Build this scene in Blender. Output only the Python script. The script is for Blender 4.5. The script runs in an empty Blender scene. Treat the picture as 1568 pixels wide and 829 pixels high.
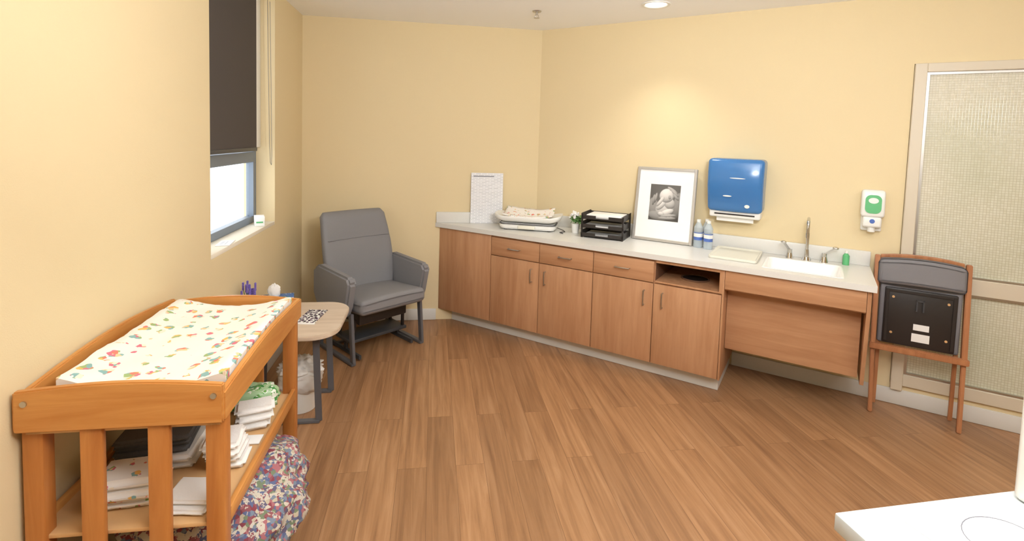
import bpy, bmesh, math, random
from mathutils import Vector, Matrix, noise
random.seed(4)
sc=bpy.context.scene
try:
    sc.view_settings.view_transform='Standard'; sc.view_settings.look='None'
except Exception: pass
R=math.radians
# ---------------------------------------------------------------- materials
def srgb(r,g,b):
    f=lambda c:(c/255/12.92) if c/255<=.04045 else ((c/255+.055)/1.055)**2.4
    return (f(r),f(g),f(b),1)
def newmat(name):
    m=bpy.data.materials.new(name);m.use_nodes=True;nt=m.node_tree
    return m,nt,nt.nodes['Principled BSDF']
def N(nt,t,**k):
    n=nt.nodes.new(t)
    for a,v in k.items():
        if a in n.inputs: n.inputs[a].default_value=v
        else: setattr(n,a,v)
    return n
def plain(name,col,rough=.5,metal=0,bump=0,bscale=200,var=0,spec=None):
    m,nt,b=newmat(name);b.inputs['Base Color'].default_value=col;b.inputs['Roughness'].default_value=rough;b.inputs['Metallic'].default_value=metal
    if spec is not None:b.inputs['Specular IOR Level'].default_value=spec
    tc=N(nt,'ShaderNodeTexCoord');nz=N(nt,'ShaderNodeTexNoise',Scale=bscale,Detail=3.0)
    nt.links.new(tc.outputs['Object'],nz.inputs['Vector'])
    if bump:
        bp=N(nt,'ShaderNodeBump',Strength=bump,Distance=.002);nt.links.new(nz.outputs['Fac'],bp.inputs['Height']);nt.links.new(bp.outputs[0],b.inputs['Normal'])
    if var:
        mx=N(nt,'ShaderNodeMix',data_type='RGBA');n2=N(nt,'ShaderNodeTexNoise',Scale=bscale*.3,Detail=4.0)
        nt.links.new(tc.outputs['Object'],n2.inputs['Vector']);nt.links.new(n2.outputs['Fac'],mx.inputs[0])
        mx.inputs[6].default_value=tuple(c*(1-var) for c in col[:3])+(1,);mx.inputs[7].default_value=tuple(min(1,c*(1+var)) for c in col[:3])+(1,)
        nt.links.new(mx.outputs[2],b.inputs['Base Color'])
    return m
def wood(name,c1,c2,axis='Z',rough=.4,scale=1,spec=.4):
    m,nt,b=newmat(name);b.inputs['Roughness'].default_value=rough;b.inputs['Specular IOR Level'].default_value=spec
    tc=N(nt,'ShaderNodeTexCoord');mp=N(nt,'ShaderNodeMapping')
    s=[14*scale]*3;s['XYZ'.index(axis)]=1.2*scale;mp.inputs['Scale'].default_value=s
    nz=N(nt,'ShaderNodeTexNoise',Scale=1.6,Detail=7.0,Roughness=.6,Distortion=.5)
    cr=N(nt,'ShaderNodeValToRGB');cr.color_ramp.elements[0].position=.3;cr.color_ramp.elements[1].position=.72
    cr.color_ramp.elements[0].color=c1;cr.color_ramp.elements[1].color=c2
    nt.links.new(tc.outputs['Object'],mp.inputs[0]);nt.links.new(mp.outputs[0],nz.inputs['Vector']);nt.links.new(nz.outputs['Fac'],cr.inputs[0]);nt.links.new(cr.outputs[0],b.inputs['Base Color'])
    return m
def printed(name,base,cols,scale=14,thr=.3,rough=.85,nscale=5,rnd=.75,amt=.6):
    m,nt,b=newmat(name);b.inputs['Roughness'].default_value=rough
    tc=N(nt,'ShaderNodeTexCoord')
    dn=N(nt,'ShaderNodeTexNoise',Scale=scale*nscale/1.5,Detail=2.0);nt.links.new(tc.outputs['Object'],dn.inputs['Vector'])
    mxv=N(nt,'ShaderNodeVectorMath',operation='MULTIPLY_ADD');nt.links.new(dn.outputs['Color'],mxv.inputs[0]);mxv.inputs[1].default_value=(amt/scale,)*3;nt.links.new(tc.outputs['Object'],mxv.inputs[2])
    v=N(nt,'ShaderNodeTexVoronoi',Scale=scale,Randomness=rnd);nt.links.new(mxv.outputs[0],v.inputs['Vector'])
    v2=N(nt,'ShaderNodeTexVoronoi',Scale=scale*3.2);nt.links.new(tc.outputs['Object'],v2.inputs['Vector'])
    lt=N(nt,'ShaderNodeMath',operation='LESS_THAN');nt.links.new(v.outputs['Distance'],lt.inputs[0]);lt.inputs[1].default_value=thr
    sep=N(nt,'ShaderNodeSeparateColor');nt.links.new(v2.outputs['Color'],sep.inputs[0])
    cr=N(nt,'ShaderNodeValToRGB');cr.color_ramp.interpolation='CONSTANT'
    els=cr.color_ramp.elements
    while len(els)<len(cols):els.new(.5)
    for i,c in enumerate(cols):els[i].position=i/len(cols);els[i].color=c
    nt.links.new(sep.outputs[0],cr.inputs[0])
    mx=N(nt,'ShaderNodeMix',data_type='RGBA');mx.inputs[6].default_value=base;nt.links.new(lt.outputs[0],mx.inputs[0]);nt.links.new(cr.outputs[0],mx.inputs[7]);nt.links.new(mx.outputs[2],b.inputs['Base Color'])
    return m

M={}
M['wall']=plain('wall_paint',srgb(226,208,168),.75,bump=.25,bscale=260,spec=.25)
M['ceil']=plain('ceiling_paint',srgb(250,250,249),.9)
M['reveal']=plain('reveal_paint',srgb(236,229,213),.8)
M['trim']=plain('trim_vinyl',srgb(216,214,208),.55)
M['door']=plain('frame_paint',srgb(210,199,178),.45)
M['cab']=wood('maple_laminate',srgb(172,124,88),srgb(196,150,112),'Z',.42)
M['cabh']=wood('maple_laminate_horizontal',srgb(172,124,88),srgb(196,150,112),'X',.42)
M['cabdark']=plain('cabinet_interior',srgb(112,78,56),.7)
M['black']=plain('black_plastic',srgb(42,37,35),.45)
M['dark']=plain('dark_metal',srgb(74,76,80),.4,.3)
M['counter']=plain('solid_surface',srgb(221,220,215),.3,var=.05,bscale=900)
M['white']=plain('white_plastic',srgb(236,236,232),.35)
M['sink']=plain('sink_acrylic',srgb(246,245,241),.2)
M['cream']=plain('cream_plastic',srgb(228,226,212),.4)
M['chrome']=plain('chrome',srgb(215,215,215),.12,1)
M['nickel']=plain('brushed_nickel',srgb(190,188,184),.3,1)
M['silver']=plain('silver_leaf',srgb(192,190,186),.35,.6,bump=.4,bscale=120)
M['oak']=wood('honey_wood',srgb(184,118,56),srgb(214,156,88),'Y',.33)
M['oakx']=wood('honey_wood_cross',srgb(184,118,56),srgb(214,156,88),'X',.33)
M['oakz']=wood('honey_wood_vertical',srgb(166,100,46),srgb(198,134,72),'Z',.33)
M['oakd']=wood('red_wood',srgb(158,102,66),srgb(190,132,90),'Z',.4)
M['board']=plain('tan_board',srgb(208,166,116),.6,var=.06,bscale=60)
M['fab']=plain('grey_upholstery',srgb(132,131,134),.8,bump=.5,bscale=700,var=.06)
M['fab2']=plain('grey_upholstery_dark',srgb(128,126,129),.85,bump=.5,bscale=700)
M['steel']=plain('grey_painted_steel',srgb(104,104,108),.4,.2)
M['ttop']=wood('side_table_laminate',srgb(198,178,156),srgb(220,202,182),'X',.4)
M['paper']=plain('paper',srgb(242,242,240),.8)
M['cloth']=plain('white_cloth',srgb(238,236,233),.9,bump=.5,bscale=150)
M['greycloth']=plain('charcoal_cloth',srgb(96,96,98),.95,bump=.8,bscale=400)
M['bag']=plain('plastic_bag',srgb(228,226,222),.3)
M['shade']=plain('roller_shade_fabric',srgb(80,73,69),.9,bump=.4,bscale=900)
M['alum']=plain('window_aluminium',srgb(122,134,148),.4,.3)
M['green']=plain('green_label',srgb(96,182,122),.4)
M['greenpkg']=printed('green_wrapper',srgb(170,206,160),[srgb(60,140,70),srgb(235,240,230),srgb(110,170,90)],30,.5,.35)
M['blue']=plain('translucent_blue',srgb(62,118,178),.2)
M['bluel']=plain('blue_label',srgb(80,110,184),.4)
PR=[srgb(222,128,108),srgb(136,178,178),srgb(234,188,108),srgb(210,116,134),srgb(156,180,122),srgb(238,228,210),srgb(234,200,156)]
M['baby']=printed('nursery_print',srgb(241,239,233),PR,17.5,.305,rnd=.55,nscale=2.8,amt=.78)
M['baby2']=printed('nursery_print_small',srgb(237,233,228),PR,24,.31,rnd=.55,nscale=2.8,amt=.78)
FL=srgb(196,188,174)
M['floral']=printed('floral_print',FL,[srgb(128,60,70),srgb(88,98,132),srgb(112,124,98),srgb(160,100,106),FL,srgb(94,88,112),srgb(182,170,148),srgb(136,80,86),srgb(114,126,142)],26,.70,.9,5,.9,1.3)
M['leaf']=plain('leaf',srgb(96,140,74),.6)
M['lav']=plain('lavender',srgb(112,96,176),.7)
m,nt,b=newmat('lamp_lens');b.inputs['Base Color'].default_value=(0,0,0,1);b.inputs['Emission Color'].default_value=(1,.95,.88,1);b.inputs['Emission Strength'].default_value=5;M['glow']=m
M['tissue']=printed('tissue_box_print',srgb(70,110,170),[srgb(60,150,90),srgb(220,220,230),srgb(40,70,150)],30,.5,.5)
M['cardpat']=printed('card_print',srgb(240,240,236),[srgb(20,20,22),srgb(30,30,34),srgb(90,40,90)],60,.5,.6)
def clear(name,col,a=.35,rough=.05):
    m,nt,b=newmat(name);out=nt.nodes['Material Output'];tr=N(nt,'ShaderNodeBsdfTransparent');mx=N(nt,'ShaderNodeMixShader');mx.inputs[0].default_value=a
    b.inputs['Base Color'].default_value=col;b.inputs['Roughness'].default_value=rough
    nt.links.new(tr.outputs[0],mx.inputs[1]);nt.links.new(b.outputs[0],mx.inputs[2]);nt.links.new(mx.outputs[0],out.inputs[0]);return m
M['glass']=clear('window_glass',(.9,.95,1,1),.06)
M['pet']=clear('clear_bottle',srgb(214,228,236),.45)
# picture print: greyscale stored per vertex of the printed sheet
m,nt,b=newmat('bw_photo_print');vc_=N(nt,'ShaderNodeVertexColor');vc_.layer_name='tone';nt.links.new(vc_.outputs[0],b.inputs['Base Color']);b.inputs['Roughness'].default_value=.35;M['bw']=m
# textured glass
m,nt,b=newmat('textured_glass');M['tglass']=m
tc=N(nt,'ShaderNodeTexCoord');mp=N(nt,'ShaderNodeMapping');mp.inputs['Rotation'].default_value=(R(90),0,0)
br=N(nt,'ShaderNodeTexBrick',offset=0.0);br.inputs['Scale'].default_value=1;br.inputs['Brick Width'].default_value=.0145;br.inputs['Row Height'].default_value=.0145;br.inputs['Mortar Size'].default_value=.0016;br.inputs['Mortar Smooth'].default_value=.8
br.inputs['Color1'].default_value=srgb(214,209,190);br.inputs['Color2'].default_value=srgb(222,218,203);br.inputs['Mortar'].default_value=srgb(190,183,160)
nt.links.new(tc.outputs['Object'],mp.inputs[0]);nt.links.new(mp.outputs[0],br.inputs['Vector'])
nz=N(nt,'ShaderNodeTexNoise',Scale=1.3,Detail=1.0);nt.links.new(tc.outputs['Object'],nz.inputs['Vector'])
mx=N(nt,'ShaderNodeMix',data_type='RGBA',blend_type='MULTIPLY');mx.inputs[0].default_value=.6
cr=N(nt,'ShaderNodeValToRGB');cr.color_ramp.elements[0].position=.38;cr.color_ramp.elements[0].color=srgb(214,224,206);cr.color_ramp.elements[1].position=.62;cr.color_ramp.elements[1].color=(1,1,.97,1)
nt.links.new(nz.outputs['Fac'],cr.inputs[0]);nt.links.new(br.outputs['Color'],mx.inputs[6]);nt.links.new(cr.outputs[0],mx.inputs[7]);nt.links.new(mx.outputs[2],b.inputs['Base Color'])
bp=N(nt,'ShaderNodeBump',Strength=.2,Distance=.002);bp.invert=True;nt.links.new(br.outputs['Fac'],bp.inputs['Height']);nt.links.new(bp.outputs[0],b.inputs['Normal']);b.inputs['Roughness'].default_value=.2
# floor
m,nt,b=newmat('wood_plank_floor');M['floor']=m
tc=N(nt,'ShaderNodeTexCoord');mp=N(nt,'ShaderNodeMapping');mp.inputs['Rotation'].default_value=(0,0,R(90));nt.links.new(tc.outputs['Object'],mp.inputs[0])
br=N(nt,'ShaderNodeTexBrick',offset=.37,offset_frequency=2);br.inputs['Scale'].default_value=1;br.inputs['Brick Width'].default_value=1.2;br.inputs['Row Height'].default_value=.14;br.inputs['Mortar Size'].default_value=.0008;br.inputs['Mortar Smooth'].default_value=.2;br.inputs['Bias'].default_value=0
br.inputs['Color1'].default_value=(0,0,0,1);br.inputs['Color2'].default_value=(1,1,1,1);br.inputs['Mortar'].default_value=(.5,.5,.5,1)
nt.links.new(mp.outputs[0],br.inputs['Vector'])
off=N(nt,'ShaderNodeVectorMath',operation='MULTIPLY_ADD');nt.links.new(br.outputs['Color'],off.inputs[0]);off.inputs[1].default_value=(7,5,3);nt.links.new(mp.outputs[0],off.inputs[2])
mp2=N(nt,'ShaderNodeMapping');mp2.inputs['Scale'].default_value=(1.1,21,1);nt.links.new(off.outputs[0],mp2.inputs[0])
nz=N(nt,'ShaderNodeTexNoise',Scale=1.5,Detail=8.0,Roughness=.6,Distortion=.55);nt.links.new(mp2.outputs[0],nz.inputs['Vector'])
cr=N(nt,'ShaderNodeValToRGB');e=cr.color_ramp.elements;e[0].position=.22;e[0].color=srgb(124,88,60);e[1].position=.78;e[1].color=srgb(182,142,106);k=e.new(.5);k.color=srgb(160,119,83)
nt.links.new(nz.outputs['Fac'],cr.inputs[0])
tint=N(nt,'ShaderNodeValToRGB');e=tint.color_ramp.elements;e[0].color=(.80,.78,.77,1);e[1].color=(1.05,1.04,1.03,1);nt.links.new(br.outputs['Color'],tint.inputs[0])
mx=N(nt,'ShaderNodeMix',data_type='RGBA',blend_type='MULTIPLY');mx.inputs[0].default_value=1;nt.links.new(cr.outputs[0],mx.inputs[6]);nt.links.new(tint.outputs[0],mx.inputs[7])
mm=N(nt,'ShaderNodeMix',data_type='RGBA');nt.links.new(br.outputs['Fac'],mm.inputs[0]);nt.links.new(mx.outputs[2],mm.inputs[6]);mm.inputs[7].default_value=srgb(104,72,48);nt.links.new(mm.outputs[2],b.inputs['Base Color'])
b.inputs['Roughness'].default_value=.33;b.inputs['Specular IOR Level'].default_value=.45
# printed sheet
m,nt,b=newmat('printed_sheet');M['sheet']=m
tc=N(nt,'ShaderNodeTexCoord');mp=N(nt,'ShaderNodeMapping');mp.inputs['Rotation'].default_value=(R(90),0,0);nt.links.new(tc.outputs['Object'],mp.inputs[0])
br=N(nt,'ShaderNodeTexBrick',offset=.5);br.inputs['Scale'].default_value=1;br.inputs['Brick Width'].default_value=.052;br.inputs['Row Height'].default_value=.0125;br.inputs['Mortar Size'].default_value=.004
br.inputs['Color1'].default_value=srgb(186,188,196);br.inputs['Color2'].default_value=srgb(214,216,222);br.inputs['Mortar'].default_value=srgb(238,239,242)
nt.links.new(mp.outputs[0],br.inputs['Vector']);nt.links.new(br.outputs['Color'],b.inputs['Base Color']);b.inputs['Roughness'].default_value=.5

# ---------------------------------------------------------------- geometry helpers
COL=bpy.context.collection
def empty(name,loc=(0,0,0),rz=0,rx=0):
    o=bpy.data.objects.new(name,None);o.empty_display_size=.1;o.location=loc;o.rotation_euler=(rx,0,rz);COL.objects.link(o);return o
def addmesh(name,me,mat,par=None,smooth=True,ang=35):
    o=bpy.data.objects.new(name,me);COL.objects.link(o)
    if par is not None:o.parent=par
    if mat and not me.materials:me.materials.append(mat)
    if smooth:
        for p in me.polygons:p.use_smooth=True
        me.set_sharp_from_angle(angle=R(ang))
    return o
def from_bm(name,bm,mat,par=None,smooth=True,ang=35):
    bmesh.ops.recalc_face_normals(bm,faces=bm.faces[:])
    me=bpy.data.meshes.new(name);bm.to_mesh(me);bm.free();return addmesh(name,me,mat,par,smooth,ang)
def bx(bm,a,b):
    c=[(x+y)/2 for x,y in zip(a,b)];s=[abs(y-x) for x,y in zip(a,b)]
    return bmesh.ops.create_cube(bm,size=1,matrix=Matrix.Translation(c)@Matrix.Diagonal((*s,1)))['verts']
def box(par,name,a,b,mat,bev=0,seg=2,fn=None,sub=0):
    bm=bmesh.new();bx(bm,a,b)
    if sub:bmesh.ops.subdivide_edges(bm,edges=bm.edges[:],cuts=sub,use_grid_fill=True)
    if bev:bmesh.ops.bevel(bm,geom=[e for e in bm.edges if e.calc_face_angle(0)>R(30)],offset=bev,segments=seg,profile=.5,affect='EDGES')
    if fn:
        for v in bm.verts:v.co=Vector(fn(*v.co))
    return from_bm(name,bm,mat,par)
def boxes(par,name,lst,mat,bev=0):
    bm=bmesh.new()
    for a,b in lst:bx(bm,a,b)
    if bev:bmesh.ops.bevel(bm,geom=bm.edges[:],offset=bev,segments=1,affect='EDGES')
    return from_bm(name,bm,mat,par)
def prism(par,name,pts,lo,hi,mat,axis='Z',bev=0,seg=2):
    bm=bmesh.new()
    def P(a,b,c):
        return {'Z':(a,b,c),'X':(c,a,b),'Y':(a,c,b)}[axis]
    lo_=[bm.verts.new(P(a,b,lo)) for a,b in pts];hi_=[bm.verts.new(P(a,b,hi)) for a,b in pts]
    bm.faces.new(lo_);bm.faces.new(hi_[::-1]);n=len(pts)
    for i in range(n):bm.faces.new([lo_[i],lo_[(i+1)%n],hi_[(i+1)%n],hi_[i]])
    bmesh.ops.recalc_face_normals(bm,faces=bm.faces[:])
    if bev:bmesh.ops.bevel(bm,geom=[e for e in bm.edges if e.calc_face_angle(0)>R(30)],offset=bev,segments=seg,affect='EDGES')
    return from_bm(name,bm,mat,par)
def cyl(par,name,p0,p1,r,mat,r2=None,n=24,cap=True):
    p0=Vector(p0);p1=Vector(p1);d=p1-p0;bm=bmesh.new()
    q=d.to_track_quat('Z','Y').to_matrix().to_4x4()
    bmesh.ops.create_cone(bm,cap_ends=cap,segments=n,radius1=r,radius2=r if r2 is None else r2,depth=d.length,matrix=Matrix.Translation((p0+p1)/2)@q)
    return from_bm(name,bm,mat,par)
def bar(par,name,p0,p1,w,t,mat,bev=.002,up=(0,0,1)):
    p0=Vector(p0);p1=Vector(p1);d=(p1-p0);L=d.length;z=d.normalized()
    x=Vector(up).cross(z)
    if x.length<.01:x=Vector((1,0,0))
    x.normalize();y=z.cross(x)
    bm=bmesh.new();bx(bm,(-w/2,-t/2,0),(w/2,t/2,L));
    if bev:bmesh.ops.bevel(bm,geom=bm.edges[:],offset=bev,segments=2,affect='EDGES')
    mt=Matrix((x,y,z)).transposed().to_4x4();mt.translation=p0
    bm.transform(mt);return from_bm(name,bm,mat,par)
def tube(par,name,pts,r,mat,cyclic=False,smooth=True):
    cu=bpy.data.curves.new(name,'CURVE');cu.dimensions='3D';cu.bevel_depth=r;cu.bevel_resolution=4;cu.use_fill_caps=True
    if smooth:
        s=cu.splines.new('NURBS');s.order_u=3;s.use_endpoint_u=True
    else:s=cu.splines.new('POLY')
    s.points.add(len(pts)-1);s.use_cyclic_u=cyclic
    for i,p in enumerate(pts):s.points[i].co=(*p,1)
    tmp=bpy.data.objects.new('t',cu);me=bpy.data.meshes.new_from_object(tmp);bpy.data.objects.remove(tmp)
    me.materials.clear();me.name=name
    return addmesh(name,me,mat,par,ang=60)
def blob(par,name,c,r,mat,amp=.1,fr=4,pw=2,seg=40,seed=0,rz=0,flat=None):
    bm=bmesh.new();bmesh.ops.create_uvsphere(bm,u_segments=seg,v_segments=seg//2,radius=1)
    for v in bm.verts:
        d=v.co.copy()
        k=(abs(d.x)**pw+abs(d.y)**pw+abs(d.z)**pw)**(-1/pw)
        n=noise.fractal(Vector((d.x*fr/2+seed,d.y*fr/2,d.z*fr/2)),1,2,4)
        d=d*k*(1+amp*n)
        p=Vector((d.x*r[0],d.y*r[1],d.z*r[2]))
        p=Matrix.Rotation(rz,3,'Z')@p
        v.co=p+Vector(c)
        if flat is not None and v.co.z<flat:v.co.z=flat
    return from_bm(name,bm,mat,par,ang=80)
def stack(par,name,c,size,n,mat,rz=0,seed=0,jit=.01):
    rnd=random.Random(seed);h=size[2]/n;bm=bmesh.new()
    for i in range(n):
        b2=bmesh.new();bx(b2,(-.5,-.5,-.5),(.5,.5,.5))
        sx=size[0]-rnd.random()*jit*2;sy=size[1]-rnd.random()*jit*2
        for v in b2.verts:v.co=Vector((v.co.x*sx,v.co.y*sy,v.co.z*h*1.0))
        bmesh.ops.bevel(b2,geom=b2.edges[:],offset=h*.42,segments=3,affect='EDGES')
        bmesh.ops.subdivide_edges(b2,edges=[e for e in b2.edges if e.calc_length()>.05],cuts=4,use_grid_fill=True)
        m=Matrix.Translation((c[0]+rnd.uniform(-jit,jit),c[1]+rnd.uniform(-jit,jit),c[2]+h*(i+.5)))@Matrix.Rotation(rz+rnd.uniform(-.04,.04),4,'Z')
        b2.transform(m)
        for v in b2.verts:
            nn=noise.noise(v.co*14+Vector((seed,0,0)))
            v.co+=Vector((nn*.004,nn*.004,abs(nn)*.004))
        tm=bpy.data.meshes.new('t');b2.to_mesh(tm);b2.free();bm.from_mesh(tm)
    return from_bm(name,bm,mat,par,ang=70)
def disc(par,name,cx,cz,rx,rz_,rot,y,mat,n=28,th=.0006):
    pts=[]
    for i in range(n):
        a=2*math.pi*i/n;x=rx*math.cos(a);z=rz_*math.sin(a)
        pts.append((cx+x*math.cos(rot)-z*math.sin(rot),cz+x*math.sin(rot)+z*math.cos(rot)))
    return prism(par,name,pts,y-th,y,mat,'Y')
def rrect(x0,y0,x1,y1,r,n=6):
    pts=[]
    for cx,cy,a0 in((x1-r,y1-r,0),(x0+r,y1-r,90),(x0+r,y0+r,180),(x1-r,y0+r,270)):
        for i in range(n+1):
            a=R(a0+90*i/n);pts.append((cx+r*math.cos(a),cy+r*math.sin(a)))
    return pts

# ---------------------------------------------------------------- room constants
XL,YB,CX,HC,PHI,CH=-1.074,4.417,.922,2.56,.7044,1.6125
cP,sP=math.cos(PHI),math.sin(PHI)
C=(CX,YB,0)
def UV(u,v,z=0):return (CX+u*cP-v*sP,YB-u*sP-v*cP,z)
def uvempty(name,u=0,v=0,z=0,rz=0):return empty(name,UV(u,v,z),-PHI+rz)

# shell
box(None,'floor',(-1.4,-2.2,-.1),(5.2,4.7,0),M['floor'])
box(None,'ceiling',(-1.4,-2.2,HC),(5.2,4.7,HC+.1),M['ceil'])
WY0,WY1,WZ0,WZ1=2.667,3.69,.985,2.5
boxes(None,'wall_left',[((XL-.2,-2.2,0),(XL,WY0,HC)),((XL-.2,WY1,0),(XL,YB+.15,HC)),((XL-.2,WY0,0),(XL,WY1,WZ0-.02)),((XL-.2,WY0,WZ1),(XL,WY1,HC))],M['wall'])
box(None,'wall_back',(XL,YB,0),(CX+.13,YB+.15,HC),M['wall'])
box(None,'wall_front',(XL,-2.2,0),(4.6,-2.05,HC),M['wall'])
box(None,'wall_side',(4.36,-2.05,0),(4.5,1.62,HC),M['wall'])
w=boxes(None,'wall_right',[((-.0,0,0),(2.60,.14,HC)),((2.60,0,2.14),(3.70,.14,HC)),((3.70,0,0),(4.7,.14,HC)),((2.60,0,0),(3.70,.14,.13))],M['wall'])
w.location=C;w.rotation_euler=(0,0,-PHI)
def base(name,a,b,uv=False):
    o=box(None,name,a,b,M['trim'],.004)
    if uv:o.location=C;o.rotation_euler=(0,0,-PHI)
base('baseboard_left',(XL+.0005,-2.0,0.001),(XL+.012,YB-.012,.1))
base('baseboard_back',(XL+.012,YB-.012,0.001),(.05,YB-.0005,.1))
base('baseboard_right',(1.67,-.012,0.001),(4.55,-.0005,.1),True)

# window
win=empty('window_1',(0,0,0))
gx=XL-.12
box(win,'sill_board',(XL-.2,WY0,WZ0-.02),(XL-.001,WY1,WZ0+.004),M['reveal'],.002)
boxes(win,'frame',[((gx-.05,WY0,WZ0+.004),(gx,WY0+.05,WZ1)),((gx-.05,WY1-.05,WZ0+.004),(gx,WY1,WZ1)),((gx-.05,WY0+.05,WZ0+.004),(gx,WY1-.05,WZ0+.05)),((gx-.05,WY0+.05,1.40),(gx+.005,WY1-.05,1.47)),((gx-.05,WY0+.05,WZ1-.05),(gx,WY1-.05,WZ1))],M['alum'],.004)
box(win,'sash_edge',(gx-.005,WY0+.05,WZ0+.05),(gx+.004,WY0+.07,1.40),M['alum'])
box(win,'sash_edge_far',(gx-.02,WY1-.075,WZ0+.05),(gx+.006,WY1-.05,1.40),M['alum'])
box(win,'pane',(gx-.03,WY0+.05,WZ0+.05),(gx-.026,WY1-.05,WZ1-.05),M['glass'])
box(win,'side_channel',(gx+.006,WY1-.11,1.5),(gx+.03,WY1-.006,WZ1),M['white'],.003)
sh=empty('roller_shade')
box(sh,'fabric',(XL-.075,WY0+.02,1.50),(XL-.071,3.545,WZ1-.03),M['shade'])
box(sh,'hem_bar',(XL-.08,WY0+.02,1.478),(XL-.066,3.545,1.502),M['dark'],.003)
cyl(sh,'roller_tube',(XL-.08,WY0+.02,WZ1-.03),(XL-.08,3.56,WZ1-.03),.022,M['white'])
tube(sh,'cord_loop',[(XL-.02,3.60,WZ1-.03),(XL-.015,3.60,2.0),(XL-.01,3.61,1.5),(XL-.01,3.625,1.40),(XL-.012,3.655,1.38),(XL-.012,3.665,1.45),(XL-.015,3.655,2.0),(XL-.02,3.65,WZ1-.03)],.0014,M['steel'])
o=empty('small_carton',(XL-.05,3.53,WZ0+.005),R(20))
box(o,'carton',(-.03,-.05,0),(.03,.05,.06),M['paper'],.002);box(o,'label',(.0302,-.045,.02),(.0308,.02,.03),M['green']);box(o,'label_end',(-.02,-.0508,.02),(.02,-.0502,.03),M['green'])
o=empty('leaflet',(XL-.04,2.95,WZ0+.005),R(8));box(o,'sheet',(-.035,-.07,0),(.035,.07,.004),M['paper'],.001)
box(o,'print',(-.02,-.05,.0042),(.01,.03,.0046),M['sheet'])

# interior glazed partition
d=uvempty('door_1')
F=M['door']
u0,u1=2.602,3.698
boxes(d,'frame',[((u0,-.03,.1),(u0+.06,.06,2.138)),((u1-.06,-.03,.1),(u1,.06,2.138)),((u0+.06,-.03,2.085),(u1-.06,.06,2.138)),((u0+.06,-.02,.765),(u1-.06,.05,.86)),((u0+.06,-.02,.13),(u1-.06,.05,.205))],F,.003)
boxes(d,'glazing_bead',[((u0+.06,-.012,.86),(u0+.075,.03,2.085)),((u1-.075,-.012,.86),(u1-.06,.03,2.085)),((u0+.06,-.012,.205),(u0+.075,.03,.765)),((u1-.075,-.012,.205),(u1-.06,.03,.765)),((u0+.075,-.012,2.07),(u1-.075,.03,2.085)),((u0+.075,-.012,.86),(u1-.075,.03,.872)),((u0+.075,-.012,.753),(u1-.075,.03,.765)),((u0+.075,-.012,.205),(u1-.075,.03,.217))],M['nickel'])
box(d,'textured_pane_upper',(u0+.07,.005,.865),(u1-.07,.012,2.08),M['tglass'])
box(d,'textured_pane_lower',(u0+.07,.005,.21),(u1-.07,.012,.76),M['tglass'])
box(d,'back_panel',(u0+.005,.062,.1),(u1-.005,.07,2.13),M['trim'])

# ---------------------------------------------------------------- cabinets
cab=uvempty('base_cabinet')
k=cP/sP
def ul(v,m=.004):return -v*k+m*2
prism(cab,'carcass',[(0.01,-.003),(ul(.54,.006),-.54),(1.23,-.54),(1.23,-.003)],.10,.822,M['cab'])
prism(cab,'toe_kick',[(0.01,-.003),(ul(.48,.006),-.48),(1.655,-.48),(1.655,-.003)],.002,.10,M['trim'])
box(cab,'cubby_base',(1.23,-.54,.10),(1.66,-.003,.665),M['cab'])
box(cab,'end_panel',(1.642,-.558,.665),(1.66,-.003,.822),M['cab'])
box(cab,'end_panel_low',(1.6601,-.558,.10),(1.672,-.003,.822),M['cab'],.001)
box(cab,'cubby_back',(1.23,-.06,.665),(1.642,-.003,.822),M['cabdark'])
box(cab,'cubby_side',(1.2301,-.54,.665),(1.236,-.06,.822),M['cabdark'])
box(cab,'cubby_shelf',(1.236,-.557,.665),(1.642,-.06,.676),M['cab'])
cyl(cab,'chute_hole_dark',(1.45,-.33,.676),(1.45,-.33,.678),.085,M['black'],n=40)  # flat black disc stands in for the darkness inside the hole
tube(cab,'chute_ring',[(1.45+.09*math.cos(a*math.pi/12),-.33+.09*math.sin(a*math.pi/12),.68) for a in range(24)],.006,M['cabdark'],cyclic=True)
box(cab,'cubby_rail_top',(1.236,-.558,.80),(1.642,-.54,.822),M['cab'])
g=.0025
box(cab,'filler_panel',(ul(.558,.006)+.0,-.558,.105),(-.105-g,-.5405,.82),M['cab'],.0015)
cols=[(-.105,.342),(.342,.785),(.785,1.226),(1.226,1.66)]
hs=[.28,.40,1.165,1.29]
for i,(a,b_) in enumerate(cols):
    box(cab,'door_front_%d'%i,(a+g,-.558,.105),(b_-g,-.5405,.655),M['cab'],.0015)
    if i<3:
        box(cab,'drawer_front_%d'%i,(a+g,-.558,.662),(b_-g,-.5405,.806),M['cabh'],.0015)
        c=(a+b_)/2
        tube(cab,'drawer_pull_%d'%i,[(c-.05,-.556,.733),(c-.05,-.583,.733),(c,-.586,.733),(c+.05,-.583,.733),(c+.05,-.556,.733)],.0045,M['nickel'],smooth=False)
    h=hs[i]
    tube(cab,'door_pull_%d'%i,[(h,-.556,.50),(h,-.583,.50),(h,-.586,.55),(h,-.583,.60),(h,-.556,.60)],.0045,M['nickel'],smooth=False)
box(cab,'face_rail',(ul(.54,.01),-.5402,.806),(1.23,-.53,.822),M['cab'])
box(cab,'apron',(1.674,-.558,.70),(2.41,-.54,.822),M['cabh'],.0015)
box(cab,'apron_underside',(1.674,-.54,.69),(2.41,-.40,.70),M['cab'])
box(cab,'knee_panel',(1.674,-.42,.27),(2.40,-.402,.70),M['cabh'],.0015)
prism(cab,'support_panel',[(-.003,.24),(-.44,.24),(-.46,.30),(-.558,.70),(-.558,.822),(-.003,.822)],2.412,2.432,M['cab'],'X',.001)
UE=2.452
su0,su1,sv0,sv1=1.875,2.295,.14,.50
bm=bmesh.new()
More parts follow.
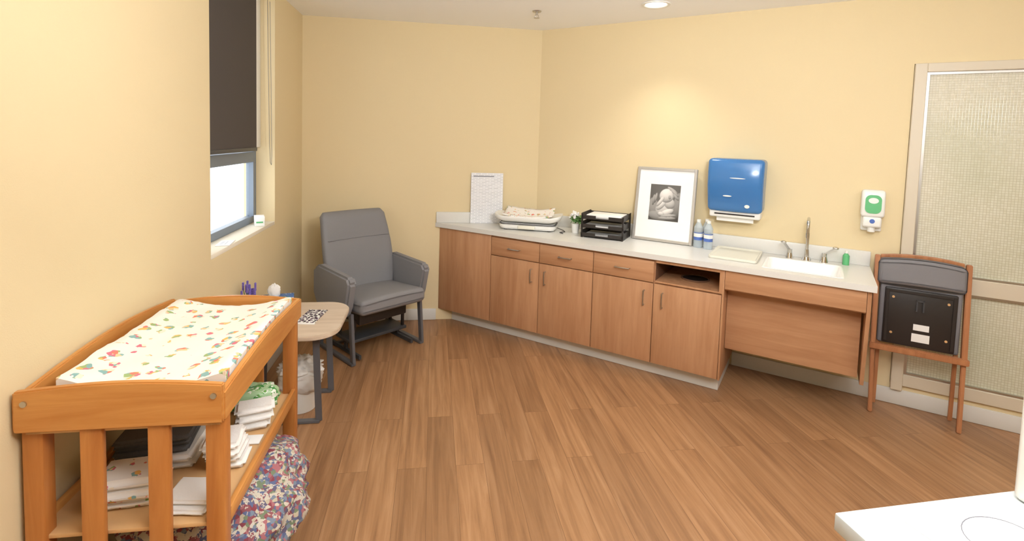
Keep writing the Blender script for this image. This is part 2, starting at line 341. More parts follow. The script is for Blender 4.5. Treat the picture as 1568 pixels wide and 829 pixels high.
def pr(pts,z0,z1):
    lo=[bm.verts.new((a,b,z0)) for a,b in pts];hi=[bm.verts.new((a,b,z1)) for a,b in pts];n=len(pts)
    bm.faces.new(lo);bm.faces.new(hi[::-1])
    for i in range(n):bm.faces.new([lo[i],lo[(i+1)%n],hi[(i+1)%n],hi[i]])
z0,z1=.824,.86
pr([(0.004,-.002),(ul(.58,.003),-.58),(su0,-.58),(su0,-.002)],z0,z1)
pr([(su1,-.002),(su1,-.58),(UE,-.58),(UE,-.002)],z0,z1)
pr([(su0,-.002),(su0,-sv0),(su1,-sv0),(su1,-.002)],z0,z1)
pr([(su0,-sv1),(su0,-.58),(su1,-.58),(su1,-sv1)],z0,z1)
from_bm('countertop',bm,M['counter'],cab,False)
box(cab,'backsplash_right',(.012,-.02,.8602),(UE,-.002,.955),M['counter'],.003)
bs=box(cab,'backsplash_back',(-.885,-.02,.8602),(-.012,-.002,.955),M['counter'],.003);bs.rotation_euler=(0,0,PHI)
s=uvempty('sink')
bm=bmesh.new()
def ring(ins,z,r):return [bm.verts.new((x,y,z)) for x,y in rrect(su0+ins,-sv1+ins,su1-ins,-sv0-ins,r)]
rs=[ring(-.006,.8608,.02),ring(-.004,.8635,.02),ring(.008,.8635,.03),ring(.014,.855,.03),ring(.03,.76,.05),ring(.06,.735,.06)]
for A,B in zip(rs,rs[1:]):
    for i in range(len(A)):bm.faces.new([A[i],A[(i+1)%len(A)],B[(i+1)%len(A)],B[i]])
bm.faces.new(rs[-1])
from_bm('basin',bm,M['sink'],s,ang=60)
cyl(s,'drain',(2.085,-.32,.7352),(2.085,-.32,.738),.028,M['chrome'])
f=uvempty('faucet',2.10,.075,.8605)
cyl(f,'base',(0,0,0),(0,0,.02),.027,M['chrome'],.022);cyl(f,'stem',(0,0,.02),(0,0,.07),.015,M['chrome'],.012)
pts=[(0,0,.06),(0,0,.22)]+[(0,-.055+.055*math.cos(a),.225+.06*math.sin(a)) for a in [i*math.pi/8 for i in range(9)]]+[(0,-.11,.19)]
tube(f,'gooseneck',pts,.0095,M['chrome']);cyl(f,'spout_tip',(0,-.11,.165),(0,-.11,.195),.012,M['chrome'])
for sx in(-1,1):
    n='left' if sx<0 else 'right'
    cyl(f,'valve_'+n,(sx*.1,0,0),(sx*.1,0,.035),.024,M['chrome'],.016);cyl(f,'valve_cap_'+n,(sx*.1,0,.035),(sx*.1,0,.06),.015,M['chrome'])
    e_=(sx*.135,-.075,.115) if sx<0 else (sx*.16,-.03,.105)
    bar(f,'blade_'+n,(sx*.1,0,.052),e_,.02,.008,M['chrome'],.002)
    blob(f,'blade_end_'+n,e_,(.018,.018,.01),M['chrome'],0)
o=uvempty('dish_soap_bottle',2.32,.07,.8605)
cyl(o,'body',(0,0,0),(0,0,.06),.019,M['green']);cyl(o,'shoulder',(0,0,.06),(0,0,.075),.019,M['green'],.008);cyl(o,'cap',(0,0,.075),(0,0,.092),.008,M['white'])

# towel dispenser
t=uvempty('paper_towel_dispenser',1.65,0,1.1)
def tf(x,y,z):
    k=.72+.28*min(1,max(0,(z-.02)/.2)) if z<.22 else 1-.10*max(0,(z-.3)/.12)
    y2=y*k
    if y<-.1:y2-=.015*(1-(x/.18)**2)
    return (x*(1-.03*(1-z/.42)),y2,z)
box(t,'cover',(-.18,-.225,.045),(.18,-.002,.415),M['blue'],.028,5,tf,3)
box(t,'chassis',(-.165,-.15,.0),(.165,-.002,.06),M['white'],.012,3)
box(t,'paper_slot',(-.13,-.152,.02),(.13,-.149,.03),M['black'])
disc(t,'emblem',.02,.285,.05,.0035,0,-.2405,M['white']);disc(t,'emblem_low',-.04,.16,.028,.005,0,-.232,M['white']);disc(t,'sensor_mark',.085,.095,.016,.012,0,-.21,M['white'])
box(t,'paper_tail',(-.12,-.11,-.03),(.12,-.109,.01),M['paper'])

# soap dispenser
t=uvempty('soap_dispenser',2.44,0,1.09)
box(t,'back_plate',(-.055,-.03,.0),(.055,-.002,.26),M['white'],.01,3)
box(t,'cover',(-.062,-.10,.095),(.062,-.03,.265),M['white'],.018,4,lambda x,y,z:(x,y*(1-.15*max(0,(z-.2)/.06)),z))
prism(t,'label',rrect(-.042,.12,.042,.235,.03),-.1045,-.1,M['green'],'Y')
disc(t,'label_logo',0,.20,.026,.018,0,-.1046,M['white'])
box(t,'window',(-.05,-.095,.03),(.05,-.03,.098),M['white'],.015,3)
disc(t,'badge',0,.07,.014,.014,0,-.096,M['bluel']);cyl(t,'nozzle',(0,-.06,.0),(0,-.06,.03),.02,M['white'])

# framed photograph (leaning)
p=uvempty('framed_photograph',1.148,.125,.8615);p.rotation_euler=(R(-9),0,-PHI)
W_,H_=.225,.565
boxes(p,'frame',[((-W_,-.012,0),(-W_+.022,.012,H_)),((W_-.022,-.012,0),(W_,.012,H_)),((-W_+.022,-.012,0),(W_-.022,.012,.022)),((-W_+.022,-.012,H_-.022),(W_-.022,.012,H_))],M['silver'],.003)
box(p,'mat_board',(-W_+.02,-.004,.02),(W_-.02,.006,H_-.02),M['paper'])
# the printed picture: a newborn curled up in two cupped hands, greyscale
E=[# cx,cy,rx,ry,rot,base
(.16,.30,.20,.34,.25,.50),(.30,.12,.34,.13,-.15,.52),(.93,.42,.15,.40,-.12,.46),
(.52,.33,.31,.25,.1,.80),(.66,.50,.20,.16,-.5,.78),(.40,.44,.21,.10,.75,.86),
(.56,.70,.25,.20,.12,.90),(.66,.66,.045,.06,.2,.62),(.42,.60,.085,.055,.6,.84),(.36,.52,.19,.055,.85,.82),
(.60,.24,.24,.085,.35,.88),(.42,.19,.11,.06,-.1,.84),
(.62,.085,.30,.045,.05,.62),(.66,.155,.27,.040,.12,.66),(.74,.86,.20,.045,-.45,.66),(.82,.78,.17,.042,-.6,.62),(.86,.68,.14,.042,-.7,.58),
(.20,.62,.045,.15,-.2,.58),(.13,.56,.045,.16,-.12,.55)]
def tone(a,b):
    t_=.055+.05*b+.05*math.exp(-((a-.5)**2+(b-.5)**2)*6)
    for cx,cy,rx,ry,ro,bs2 in E:
        dx,dy=a-cx,(b-cy);x=(dx*math.cos(ro)+dy*math.sin(ro))/rx;y=(-dx*math.sin(ro)+dy*math.cos(ro))/ry
        r2=x*x+y*y
        if r2<1:
            nz=math.sqrt(1-r2);nx_=x*math.cos(ro)-y*math.sin(ro);ny_=x*math.sin(ro)+y*math.cos(ro)
            l_=max(0,.45*nz+.5*(-.25*nx_+.85*ny_)+.22)
            v_=(bs2**1.6)*(.16+.92*min(1,l_));k_=min(1,(1-r2)*6);t_=t_*(1-k_)+v_*k_
    return min(.85,t_)
nx,ny=72,88;pw_,ph_=.225,.275;vs=[];fs=[]
for j in range(ny+1):
    for i in range(nx+1):vs.append((-pw_/2+pw_*i/nx,-.0048,.160+ph_*j/ny))
for j in range(ny):
    for i in range(nx):
        q=j*(nx+1)+i;fs.append((q,q+1,q+nx+2,q+nx+1))
me=bpy.data.meshes.new('printed_picture');me.from_pydata(vs,[],fs)
at=me.color_attributes.new('tone','FLOAT_COLOR','POINT')
for i in range(len(vs)):
    t_=tone((i%(nx+1))/nx,(i//(nx+1))/ny);at.data[i].color=(t_*1.03,t_,t_*.96,1)
addmesh('printed_picture',me,M['bw'],p)

# water bottles
for i,(u,v) in enumerate([(1.415,.13),(1.462,.075),(1.488,.15)]):
    o=uvempty('water_bottle' if i==0 else 'water_bottle.%03d'%i,u,v,.8605)
    cyl(o,'body',(0,0,0),(0,0,.055),.031,M['pet']);cyl(o,'label',(0,0,.055),(0,0,.11),.0315,M['bluel']);cyl(o,'label_band',(0,0,.078),(0,0,.104),.032,M['white'])
    cyl(o,'upper',(0,0,.11),(0,0,.145),.031,M['pet']);cyl(o,'shoulder',(0,0,.145),(0,0,.185),.031,M['pet'],.013);cyl(o,'cap',(0,0,.185),(0,0,.203),.014,M['white'])

# flat tray
t=uvempty('serving_tray',1.69,.245,.8605)
prism(t,'plate',rrect(-.145,-.19,.145,.19,.02),0,.008,M['cream'],'Z',.002)
bm=bmesh.new()
A=[(x,y) for x,y in rrect(-.147,-.192,.147,.192,.022)];B=[(x,y) for x,y in rrect(-.13,-.175,.13,.175,.016)]
va=[bm.verts.new((x,y,.004)) for x,y in A];vb=[bm.verts.new((x,y,.018)) for x,y in A];vc=[bm.verts.new((x,y,.018)) for x,y in [(a*.97,b*.975) for a,b in A]];vd=[bm.verts.new((x,y,.0082)) for x,y in B]
for P_,Q_ in((va,vb),(vb,vc),(vc,vd)):
    for i in range(len(P_)):bm.faces.new([P_[i],P_[(i+1)%len(P_)],Q_[(i+1)%len(P_)],Q_[i]])
from_bm('rim',bm,M['cream'],t)

# letter trays
t=uvempty('desk_letter_tray',.735,.20,.8605,R(6))
hw,hd=.165,.125
for i in range(3):
    z=.008+i*.068
    boxes(t,'tier_%d'%i,[((-hw,-hd,z),(hw,hd,z+.003)),((-hw,hd-.003,z),(hw,hd,z+.035)),((-hw,-hd,z),(-hw+.003,hd,z+.045)),((hw-.003,-hd,z),(hw,hd,z+.045)),((-hw,-hd,z),(-.05,-hd+.003,z+.03)),((.05,-hd,z),(hw,-hd+.003,z+.03)),((-.05,-hd,z),(.05,-hd+.003,z+.012))],M['black'])
    boxes(t,'papers_%d'%i,[((-hw+.012,-hd+.006,z+.004),(hw-.02,hd-.01,z+.012+.006*(i==1)))],M['paper'])
for a in(-hw,hw-.012):
    for b_ in(-hd,hd-.012):
        box(t,'post',(a,b_,0),(a+.012,b_+.012,.182),M['black'])
box(t,'top_papers',(-.13,-.11,.160),(.14,.10,.178),M['paper'],.003)

# potted plant
o=uvempty('potted_flower_plant',.475,.20,.8605)
cyl(o,'pot',(0,0,0),(0,0,.075),.028,M['white'],.035)
rnd=random.Random(2)
bm=bmesh.new()
for i in range(60):
    a=rnd.random()*6.28;e_=rnd.random();c=Vector((math.cos(a)*.045*e_,math.sin(a)*.045*e_,.085+.07*rnd.random()*(1.1-e_*.5)))
    q=Matrix.Translation(c)@Matrix.Rotation(rnd.random()*6,4,'Z')@Matrix.Rotation(rnd.uniform(-1,1),4,'X')@Matrix.Diagonal((.012,.02,.003,1))
    bmesh.ops.create_icosphere(bm,subdivisions=1,radius=1,matrix=q)
from_bm('foliage',bm,M['leaf'],o)
bm=bmesh.new()
for i in range(32):
    a=rnd.random()*6.28;e_=rnd.random();bmesh.ops.create_icosphere(bm,subdivisions=1,radius=.01,matrix=Matrix.Translation((math.cos(a)*.048*e_,math.sin(a)*.048*e_-.01,.12+.05*rnd.random())))
from_bm('blossoms',bm,M['cloth'],o)

# baby scale
o=empty('baby_scale',(.80,4.13,.8605),R(-20))
prism(o,'base',rrect(-.235,-.115,.235,.115,.06),.008,.056,M['white'],'Z',.012,3)
prism(o,'base_band',rrect(-.237,-.117,.237,.117,.06),.049,.054,M['steel'],'Z',.001)
for a in(-.18,.18):
    for b_ in(-.08,.08):cyl(o,'foot',(a,b_,0),(a,b_,.01),.015,M['black'])
bm=bmesh.new()
def sring(hx,hy,r,zf):return [bm.verts.new((x,y,zf+.028*(abs(x)/.28)**3)) for x,y in rrect(-hx,-hy,hx,hy,r,8)]
rr_=[sring(.22,.10,.05,.060),sring(.266,.126,.07,.070),sring(.28,.135,.08,.096),sring(.276,.132,.078,.106),sring(.262,.122,.07,.104),sring(.21,.095,.05,.092),sring(.10,.05,.03,.090)]
for A,B in zip(rr_,rr_[1:]):
    for i in range(len(A)):bm.faces.new([A[i],A[(i+1)%len(A)],B[(i+1)%len(A)],B[i]])
bm.faces.new(rr_[0]);bm.faces.new(rr_[-1])
from_bm('tray',bm,M['white'],o,ang=70)
bm=bmesh.new();nx,ny=24,12;g_=[[None]*(ny+1) for _ in range(nx+1)]
for i in range(nx+1):
    for j in range(ny+1):
        x=-.205+.41*i/nx;y=-.115+.235*j/ny
        z=.108+.024*(abs(x)/.21)**2.2+.010*(abs(y)/.13)**3+.007*noise.noise(Vector((x*20,y*20,1)))+.035*max(0,y/.12)
        g_[i][j]=bm.verts.new((x,y,z))
for i in range(nx):
    for j in range(ny):bm.faces.new([g_[i][j],g_[i+1][j],g_[i+1][j+1],g_[i][j+1]])
so=from_bm('liner_cloth',bm,M['baby2'],o,ang=80);md=so.modifiers.new('s','SOLIDIFY');md.thickness=.010
box(o,'display_panel',(-.07,-.128,.014),(.07,-.108,.044),M['cream'],.006)
tube(o,'power_cord',[(.23,.02,.02),(.29,.0,.004),(.31,-.06,.004),(.27,-.10,.004),(.30,-.14,.004)],.003,M['black'])
# information sheet
o=empty('notice_sheet',(.47,4.378,.8615));o.rotation_euler=(R(-2.5),0,0)
box(o,'sheet',(-.14,0,0),(.14,.003,.44),M['sheet'])
box(o,'sheet_header',(-.12,-.001,.405),(.06,0,.415),plain('header_ink',srgb(140,142,150),.6))

# ceiling fittings
o=empty('ceiling_sprinkler',(.74,3.77,HC));cyl(o,'escutcheon',(0,0,0),(0,0,-.008),.035,M['nickel'],.03);cyl(o,'body',(0,0,-.008),(0,0,-.03),.009,M['nickel'])
cyl(o,'deflector',(0,0,-.05),(0,0,-.052),.022,M['nickel'])
tube(o,'yoke',[(-.012,0,-.028),(-.014,0,-.04),(0,0,-.05),(.014,0,-.04),(.012,0,-.028)],.0025,M['nickel'])
def downlight(name,x,y,power,ang=100,blend=.6,col=(1,.95,.87)):
    o=empty(name,(x,y,HC))
    bm=bmesh.new();n=36;rr=[(.098,-.001),(.096,-.008),(.078,-.008),(.07,-.001)]
    rows=[[bm.verts.new((r*math.cos(2*math.pi*i/n),r*math.sin(2*math.pi*i/n),z)) for i in range(n)] for r,z in rr]
    for A,B in zip(rows,rows[1:]):
        for i in range(n):bm.faces.new([A[i],A[(i+1)%n],B[(i+1)%n],B[i]])
    from_bm('trim_ring',bm,M['white'],o);cyl(o,'lens',(0,0,-.0015),(0,0,-.003),.07,M['glow'])
    l=bpy.data.lights.new(name+'_lamp','SPOT');l.energy=power;l.spot_size=R(ang);l.spot_blend=blend;l.color=col;l.shadow_soft_size=.08
    lo=bpy.data.objects.new('lamp',l);lo.parent=o;lo.location=(0,0,-.012);COL.objects.link(lo)
downlight('recessed_downlight',1.49,3.36,44,100,.9)
downlight('recessed_downlight.001',-.45,1.75,7,120,1)
downlight('recessed_downlight.002',.2,2.5,24,130,1)
downlight('recessed_downlight.003',2.4,1.9,14,125,1)
def fill_panel(name,x,y,sx,sy,power):  # panel lights out of view, added to fill the room with light
    o=empty(name,(x,y,HC));boxes(o,'frame',[((-sx/2-.03,-sy/2-.03,-.02),(sx/2+.03,-sy/2,-.0005)),((-sx/2-.03,sy/2,-.02),(sx/2+.03,sy/2+.03,-.0005)),((-sx/2-.03,-sy/2,-.02),(-sx/2,sy/2,-.0005)),((sx/2,-sy/2,-.02),(sx/2+.03,sy/2,-.0005))],M['white'])
    box(o,'diffuser',(-sx/2,-sy/2,-.008),(sx/2,sy/2,-.004),M['glow'])
    l=bpy.data.lights.new(name+'_lamp','AREA');l.shape='RECTANGLE';l.size=sx;l.size_y=sy;l.energy=power;l.color=(.99,.99,.985)
    lo=bpy.data.objects.new('lamp',l);lo.parent=o;lo.location=(0,0,-.022);COL.objects.link(lo)
fill_panel('fill_light_panel',.6,.2,1.2,.6,32)
fill_panel('fill_light_panel.001',2.3,.2,1.2,.6,16)
# added unseen fill, bounced off the ceiling (above the frame, aimed up and forward)
l=bpy.data.lights.new('bounce_flash_lamp','AREA');l.size=.35;l.energy=80;l.color=(.96,.98,1)
lo=bpy.data.objects.new('bounce_flash',l);lo.location=(.75,.55,1.98);COL.objects.link(lo)
lo.rotation_euler=(-Vector((0.1,.85,1))).to_track_quat('Z','Y').to_euler()

# ---------------------------------------------------------------- changing table
ct=empty('changing_table')
x0,x1,y0,y1=-1.062,-.560,1.472,2.25
pw,pd=.052,.045
for n_,(a,b_) in {'near_left':(x0,y0),'near_right':(x1-pw,y0),'far_left':(x0,y1-pd),'far_right':(x1-pw,y1-pd)}.items():
    box(ct,'post_'+n_,(a,b_,0),(a+pw,b_+pd,.893),M['oakz'],.006,2)
def arch(a,b,zb,z0,h,n=14):
    pts=[(a,zb),(b,zb)]
    for i in range(n+1):
        t=1-i/n;pts.append((a+(b-a)*t,z0+h*math.sin(math.pi*t)))
    return pts
prism(ct,'end_panel_near',arch(x0-.003,x1+.003,.805,.915,.016),y0-.022,y0-.001,M['oakx'],'Y',.004)
prism(ct,'end_panel_far',arch(x0,x1,.80,.893,.02),y1+.001,y1+.02,M['oakx'],'Y',.004)
prism(ct,'side_rail_right',arch(y0-.02,y1+.02,.81,.893,.022),x1-.012,x1+.008,M['oak'],'X',.004)
prism(ct,'side_rail_left',arch(y0-.02,y1+.02,.81,.90,.03),x0-.006,x0+.012,M['oak'],'X',.004)
box(ct,'deck',(x0+.012,y0,.79),(x1-.012,y1,.805),M['board'])
for i,a in enumerate((x0+.145,x0+.31)):
    box(ct,'slat_near_%d'%i,(a,y0-.012,.10),(a+.055,y0+.008,.81),M['oakz'],.004)
    box(ct,'slat_far_%d'%i,(a,y1-.02,.10),(a+.055,y1,.80),M['oakz'],.004)
box(ct,'shelf_middle',(x0+.01,y0+.01,.488),(x1-.012,y1-.02,.50),M['board'],.002)
for nm,z in(('middle',.475),('lower',.085)):
    box(ct,'rail_right_'+nm,(x1-.016,y0+.04,z),(x1+.001,y1-.04,z+.045),M['oak'],.003)
    box(ct,'rail_left_'+nm,(x0-.001,y0+.04,z),(x0+.016,y1-.04,z+.045),M['oak'],.003)
box(ct,'shelf_lower',(x0+.01,y0+.02,.115),(x1-.012,y1-.02,.128),M['board'],.002)
for i,a in enumerate((x0+.025,x1-.02)):
    cyl(ct,'bolt_cap_%d'%i,(a,y0-.0225,.885),(a,y0-.026,.885),.008,M['nickel'])
pad=empty('changing_pad')
bm=bmesh.new();nx,ny=28,40
px0,px1,py0,py1=x0+.05,x1-.018,y0+.055,y1-.03
top=[[None]*(ny+1) for _ in range(nx+1)]
for i in range(nx+1):
    for j in range(ny+1):
        s_=i/nx;t_=j/ny;x=px0+(px1-px0)*s_;y=py0+(py1-py0)*t_
        z=.892+.036*(abs(2*s_-1)**2.4)+.006*noise.noise(Vector((x*9,y*9,0)))+.004*noise.noise(Vector((x*30,y*25,3)))
        e_=min(s_,1-s_,t_*1.6,(1-t_)*1.6)
        if e_<.05:z-=.012*(1-e_/.05)
        top[i][j]=bm.verts.new((x,y,z))
for i in range(nx):
    for j in range(ny):bm.faces.new([top[i][j],top[i+1][j],top[i+1][j+1],top[i][j+1]])
brd=[top[i][0] for i in range(nx+1)]+[top[nx][j] for j in range(1,ny+1)]+[top[i][ny] for i in range(nx-1,-1,-1)]+[top[0][j] for j in range(ny-1,0,-1)]
low=[bm.verts.new((v.co.x,v.co.y,.808)) for v in brd];n=len(brd)
for i in range(n):bm.faces.new([brd[i],brd[(i+1)%n],low[(i+1)%n],low[i]])
bm.faces.new(low)
from_bm('pad_cover',bm,M['baby'],pad,ang=60)
o=empty('folded_grey_blanket');stack(o,'white_layer',(-.885,1.83,.502),(.24,.23,.05),2,M['cloth'],.1,1);stack(o,'grey_layers',(-.885,1.83,.553),(.235,.22,.06),3,M['greycloth'],.12,2)
o=empty('folded_nursery_blanket');stack(o,'layers',(-.88,1.61,.502),(.19,.14,.09),3,M['baby2'],.12,3)
o=empty('folded_white_cloth');stack(o,'layers',(-.69,1.58,.502),(.15,.13,.03),2,M['cloth'],-.1,4)
o=empty('diaper_stack');stack(o,'diapers',(-.66,1.75,.502),(.13,.13,.10),4,M['cloth'],.1,5,.012)
o=empty('burp_cloth_stack');stack(o,'cloths',(-.65,1.975,.502),(.14,.11,.085),3,M['cloth'],.3,6,.012)
o=empty('paper_leaflet');box(o,'sheet',(-.72,1.845,.502),(-.59,1.90,.506),M['paper'],.001)
o=empty('baby_wipes_pack');blob(o,'pack',(-.70,2.10,.548),(.10,.055,.042),M['greenpkg'],.12,7,4,40,3,.1)
o=empty('floral_bag');blob(o,'bag',(-.71,1.84,.295),(.275,.29,.160),M['floral'],.16,5,2.6,64,7,0,.131)

# ---------------------------------------------------------------- side table
st=empty('side_table')
prism(st,'top',rrect(-1.055,2.75,-.495,3.33,.15,10),.505,.53,M['ttop'],'Z',.004)
for i,y in enumerate((2.86,3.20)):
    bar(st,'leg_outer_%d'%i,(-.62,y,.505),(-.60,y,.008),.035,.012,M['steel'],.002,(0,1,0))
    bar(st,'leg_inner_%d'%i,(-.98,y,.505),(-1.0,y,.008),.035,.012,M['steel'],.002,(0,1,0))
    bar(st,'foot_bar_%d'%i,(-1.005,y,.008),(-.595,y,.008),.035,.014,M['steel'],.002)
bar(st,'under_rail',(-.80,2.86,.495),(-.80,3.2,.495),.04,.015,M['steel'])
o=empty('tissue_box',(-.93,3.18,.531),R(12));box(o,'carton',(-.11,-.055,0),(.11,.055,.085),M['tissue'],.003);blob(o,'tissue',(0,0,.115),(.035,.02,.045),M['cloth'],.35,6,2,24,2)
o=empty('lavender_plant',(-1.0,2.98,.531));cyl(o,'pot',(0,0,0),(0,0,.07),.03,M['white'],.038)
bm=bmesh.new();bs_=bmesh.new()
for i in range(16):
    a=rnd.random()*6.28;r_=rnd.random()*.05;tip=Vector((math.cos(a)*r_,math.sin(a)*r_,.17+.06*rnd.random()));
    for j in range(5):
        bmesh.ops.create_icosphere(bm,subdivisions=1,radius=.007,matrix=Matrix.Translation(tip-Vector((0,0,j*.009))))
    q=(tip-Vector((0,0,.06)));bmesh.ops.create_cone(bs_,segments=5,radius1=.002,radius2=.002,depth=q.length,matrix=Matrix.Translation((q+Vector((0,0,.06)))/2)@(q-Vector((0,0,.0))).to_track_quat('Z','Y').to_matrix().to_4x4())
from_bm('blooms',bm,M['lav'],o);from_bm('stems',bs_,M['leaf'],o)
o=empty('pattern_card',(-.69,3.06,.5305),R(-8));box(o,'card',(-.05,-.11,0),(.06,.11,.004),M['cardpat'],.001);box(o,'card_white_edge',(-.055,-.125,0),(.065,-.11,.004),M['paper'])
o=empty('waste_bin',(-.74,3.03,0));cyl(o,'bin',(0,0,.002),(0,0,.24),.085,M['white'],.105,32);blob(o,'bag_liner',(0,0,.235),(.118,.112,.055),M['bag'],.3,9,2,48,5)
blob(o,'bag_skirt',(.0,-.0,.18),(.115,.11,.08),M['bag'],.12,10,3,48,8)

# ---------------------------------------------------------------- rocker armchair
ch=empty('glider_armchair',(-.43,3.90,0),R(38))
FB=M['fab']
def seatf(x,y,z):return (x,y,z+.02*(-(y)/.27)+(.012*math.cos(x/.27*1.5) if z>.4 else 0))
box(ch,'seat_cushion',(-.272,-.30,.335),(.272,.20,.44),FB,.035,5,seatf,3)
bm=bmesh.new();rows=[];nz_,nn=18,32
for i in range(nz_+1):
    t_=i/nz_;z=.40+.60*t_;yc=.185+.15*t_-.02*math.sin(math.pi*t_);hw_=.272+.018*math.sin(math.pi*min(1,t_*1.1));th_=.048
    if t_>.93:k_=(t_-.93)/.07;hw_-=.025*k_**2;th_-=.025*k_**2
    if abs(t_-.68)<.02:th_-=.006
    row=[]
    for j in range(nn):
        a=2*math.pi*j/nn;cx_=math.cos(a);sx_=math.sin(a)
        X_=hw_*math.copysign(abs(cx_)**.28,cx_);Y_=th_*math.copysign(abs(sx_)**.55,sx_)-.02*(X_/.27)**2
        row.append(bm.verts.new((X_,yc+Y_,z)))
    rows.append(row)
for A,B in zip(rows,rows[1:]):
    for j in range(nn):bm.faces.new([A[j],A[(j+1)%nn],B[(j+1)%nn],B[j]])
bm.faces.new(rows[0]);bm.faces.new(rows[-1])
from_bm('backrest',bm,FB,ch,ang=55)
tube(ch,'back_seam',[(-.26,.2,.80),(-.2,.212,.80),(0,.225,.80),(.2,.212,.80),(.26,.2,.80)],.003,M['fab2'])
for sx in(-1,1):
    n_='left' if sx<0 else 'right'
    pts=[(-.255,.585),(-.225,.628),(.20,.645),(.27,.60),(.27,.42),(.20,.33),(-.17,.33),(-.21,.40)]
    a,b_=(.278,.345)
    lo,hi=(a,b_) if sx>0 else (-b_,-a)
    prism(ch,'arm_'+n_,pts,lo,hi,FB,'X',.016,4)
    xx=sx*.29
    bar(ch,'front_leg_'+n_,(xx,-.19,.36),(xx,-.225,.02),.022,.04,M['steel'],.003,(0,1,0))
    bar(ch,'rear_leg_'+n_,(xx,.20,.36),(xx,.25,.02),.022,.04,M['steel'],.003,(0,1,0))
    bar(ch,'runner_'+n_,(xx,-.235,.013),(xx,.30,.013),.035,.022,M['steel'],.003)
bar(ch,'cross_rear',(-.29,.2,.012),(.29,.2,.012),.03,.014,M['steel'],.002)
box(ch,'glider_housing',(-.2,-.15,.24),(.2,.17,.335),M['black'],.01)
box(ch,'glider_plate',(-.24,-.10,.10),(.24,.12,.125),M['dark'],.006)
for sx in(-1,1):
    bar(ch,'glider_link',(sx*.2,-.1,.27),(sx*.22,-.07,.115),.02,.02,M['black'],.002,(0,1,0))
    bar(ch,'glider_link_rear',(sx*.2,.12,.27),(sx*.22,.09,.115),.02,.02,M['black'],.002,(0,1,0))
    bar(ch,'base_bar',(sx*.22,-.2,.03),(sx*.22,.2,.03),.02,.03,M['dark'],.002)
    bar(ch,'base_riser',(sx*.22,.0,.03),(sx*.22,.0,.11),.02,.03,M['dark'],.002,(0,1,0))

# ---------------------------------------------------------------- folded chair by the partition
fc=uvempty('folding_chair',2.70,0,0)
def vy(z):return -(.20-.12*z/.95)
for sx in(-1,1):
    n_='left' if sx<0 else 'right'
    X=sx*.215
    bar(fc,'upright_'+n_,(X,vy(.40),.40),(X+sx*.002,vy(.95),.955),.026,.045,M['oakd'],.004,(0,1,0))
    bar(fc,'leg_'+n_,(X-sx*.006,vy(0)-.004,.0),(X,vy(.42),.42),.022,.03,M['oakd'],.004,(0,1,0))
    bar(fc,'folded_leg_'+n_,(X-sx*.03,-.10,.02),(X-sx*.03,vy(.42)+.04,.5),.02,.022,M['oakd'],.003,(0,1,0))
bar(fc,'seat_rail',(-.235,vy(.40)-.02,.405),(.235,vy(.40)-.02,.405),.035,.035,M['oakd'],.004)
box(fc,'seat_underside',(-.172,vy(.6)-.024,.43),(.172,vy(.6)-.005,.775),M['black'],.008,2)
box(fc,'seat_pad',(-.195,vy(.6)-.006,.42),(.195,vy(.6)+.035,.80),M['fab2'],.015,3)
def cf(x,y,z):
    t_=max(0,(z-.80)/.14)
    return (x,y-.030*(1-(x/.21)**2)+.012*t_,z+(.024 if z>.86 else .012)*(1-(x/.21)**2))
box(fc,'back_cushion',(-.212,vy(.88)-.052,.785),(.208,vy(.88)+.02,.935),M['fab2'],.026,5,cf,7)
box(fc,'back_top_rail',(-.2,vy(.93)+.012,.93),(.2,vy(.93)+.032,.955),M['oakd'],.004,2,lambda x,y,z:(x,y,z+.02*(1-(x/.2)**2)),5)
yf=vy(.6)-.0252
boxes(fc,'care_label',[((-.025,yf,.535),(.05,yf+.001,.572)),((-.03,yf,.465),(.055,yf+.001,.515))],M['paper'])
boxes(fc,'underside_ridge',[((-.165,yf-.004,.445),(-.15,yf,.765)),((.15,yf-.004,.445),(.165,yf,.765)),((-.15,yf-.004,.75),(.15,yf,.765))],M['black'],.001)
for i,(a,b_) in enumerate([(-.13,.72),(.13,.72),(-.13,.5),(.13,.5)]):cyl(fc,'screw_%d'%i,(a,yf+.002,b_),(a,yf-.003,b_),.007,M['board'])
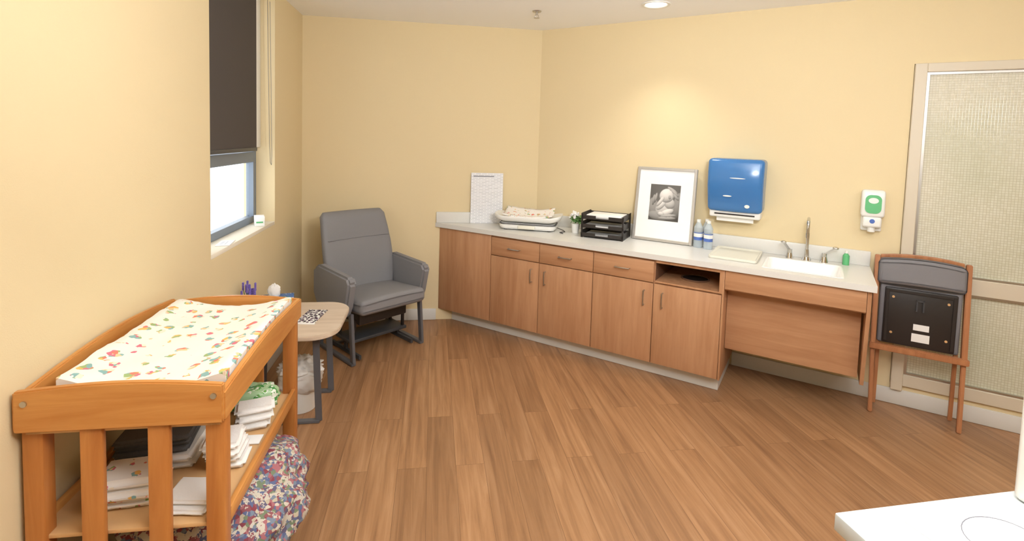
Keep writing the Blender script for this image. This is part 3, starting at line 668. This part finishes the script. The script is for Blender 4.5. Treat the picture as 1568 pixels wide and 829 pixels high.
boxes(fc,'latch',[((-.02,yf-.01,.65),(-.012,yf,.72)),((.012,yf-.01,.65),(.02,yf,.72)),((-.02,yf-.01,.71),(.02,yf,.72))],M['dark'])

# ---------------------------------------------------------------- foreground counter
o=empty('white_counter',(.79,.838,0),R(1.8))
box(o,'top',(0,-.84,.865),(1.2,0,.90),plain('white_laminate',srgb(204,212,215),.35),.003)
box(o,'cabinet_body',(.04,-.80,.0),(1.18,-.04,.865),M['trim'],.002)
o=empty('printed_page',(1.055,.728,.9005),R(9));box(o,'page',(-.135,-.12,0),(.135,.095,.0008),M['paper'])
gm=plain('grey_ink',srgb(110,110,116),.7)
tube(o,'drawn_circle',[(.0+.07*math.cos(i*math.pi/16),.01+.055*math.sin(i*math.pi/16),.001) for i in range(32)],.0009,gm,cyclic=True)
cyl(o,'drawn_disc',(0,0.01,.0008),(0,.01,.0012),.042,plain('grey_wash',srgb(180,180,186),.7))
o=empty('white_appliance',(1.198,.60,.9005));box(o,'housing',(0,0,0),(.35,.235,.32),M['white'],.012,3);box(o,'lid_seam',(-.0008,.01,.22),(.0,.225,.223),M['dark'])

# ---------------------------------------------------------------- world
wd=bpy.data.worlds.new('sky');sc.world=wd;wd.use_nodes=True
bg=wd.node_tree.nodes['Background'];bg.inputs[0].default_value=(.93,.97,1,1);bg.inputs[1].default_value=3.0

# ---------------------------------------------------------------- camera
cam=bpy.data.cameras.new('camera');co=bpy.data.objects.new('camera',cam);COL.objects.link(co);sc.camera=co
f_,th,rho,al=776.969,.0635,.0301,.1549
fh=Vector((math.sin(al),math.cos(al),0));r0=Vector((math.cos(al),-math.sin(al),0))
fw=fh*math.cos(th)+Vector((0,0,-math.sin(th)));up0=fh*math.sin(th)+Vector((0,0,math.cos(th)))
Rv=r0*math.cos(rho)+up0*math.sin(rho);Uv=up0*math.cos(rho)-r0*math.sin(rho)
mt=Matrix((Rv,Uv,-fw)).transposed().to_4x4();mt.translation=(0,0,CH);co.matrix_world=mt
cam.sensor_width=36;cam.sensor_fit='HORIZONTAL';cam.lens=36*f_/1568;cam.shift_y=-153.58/1568;cam.clip_start=.02
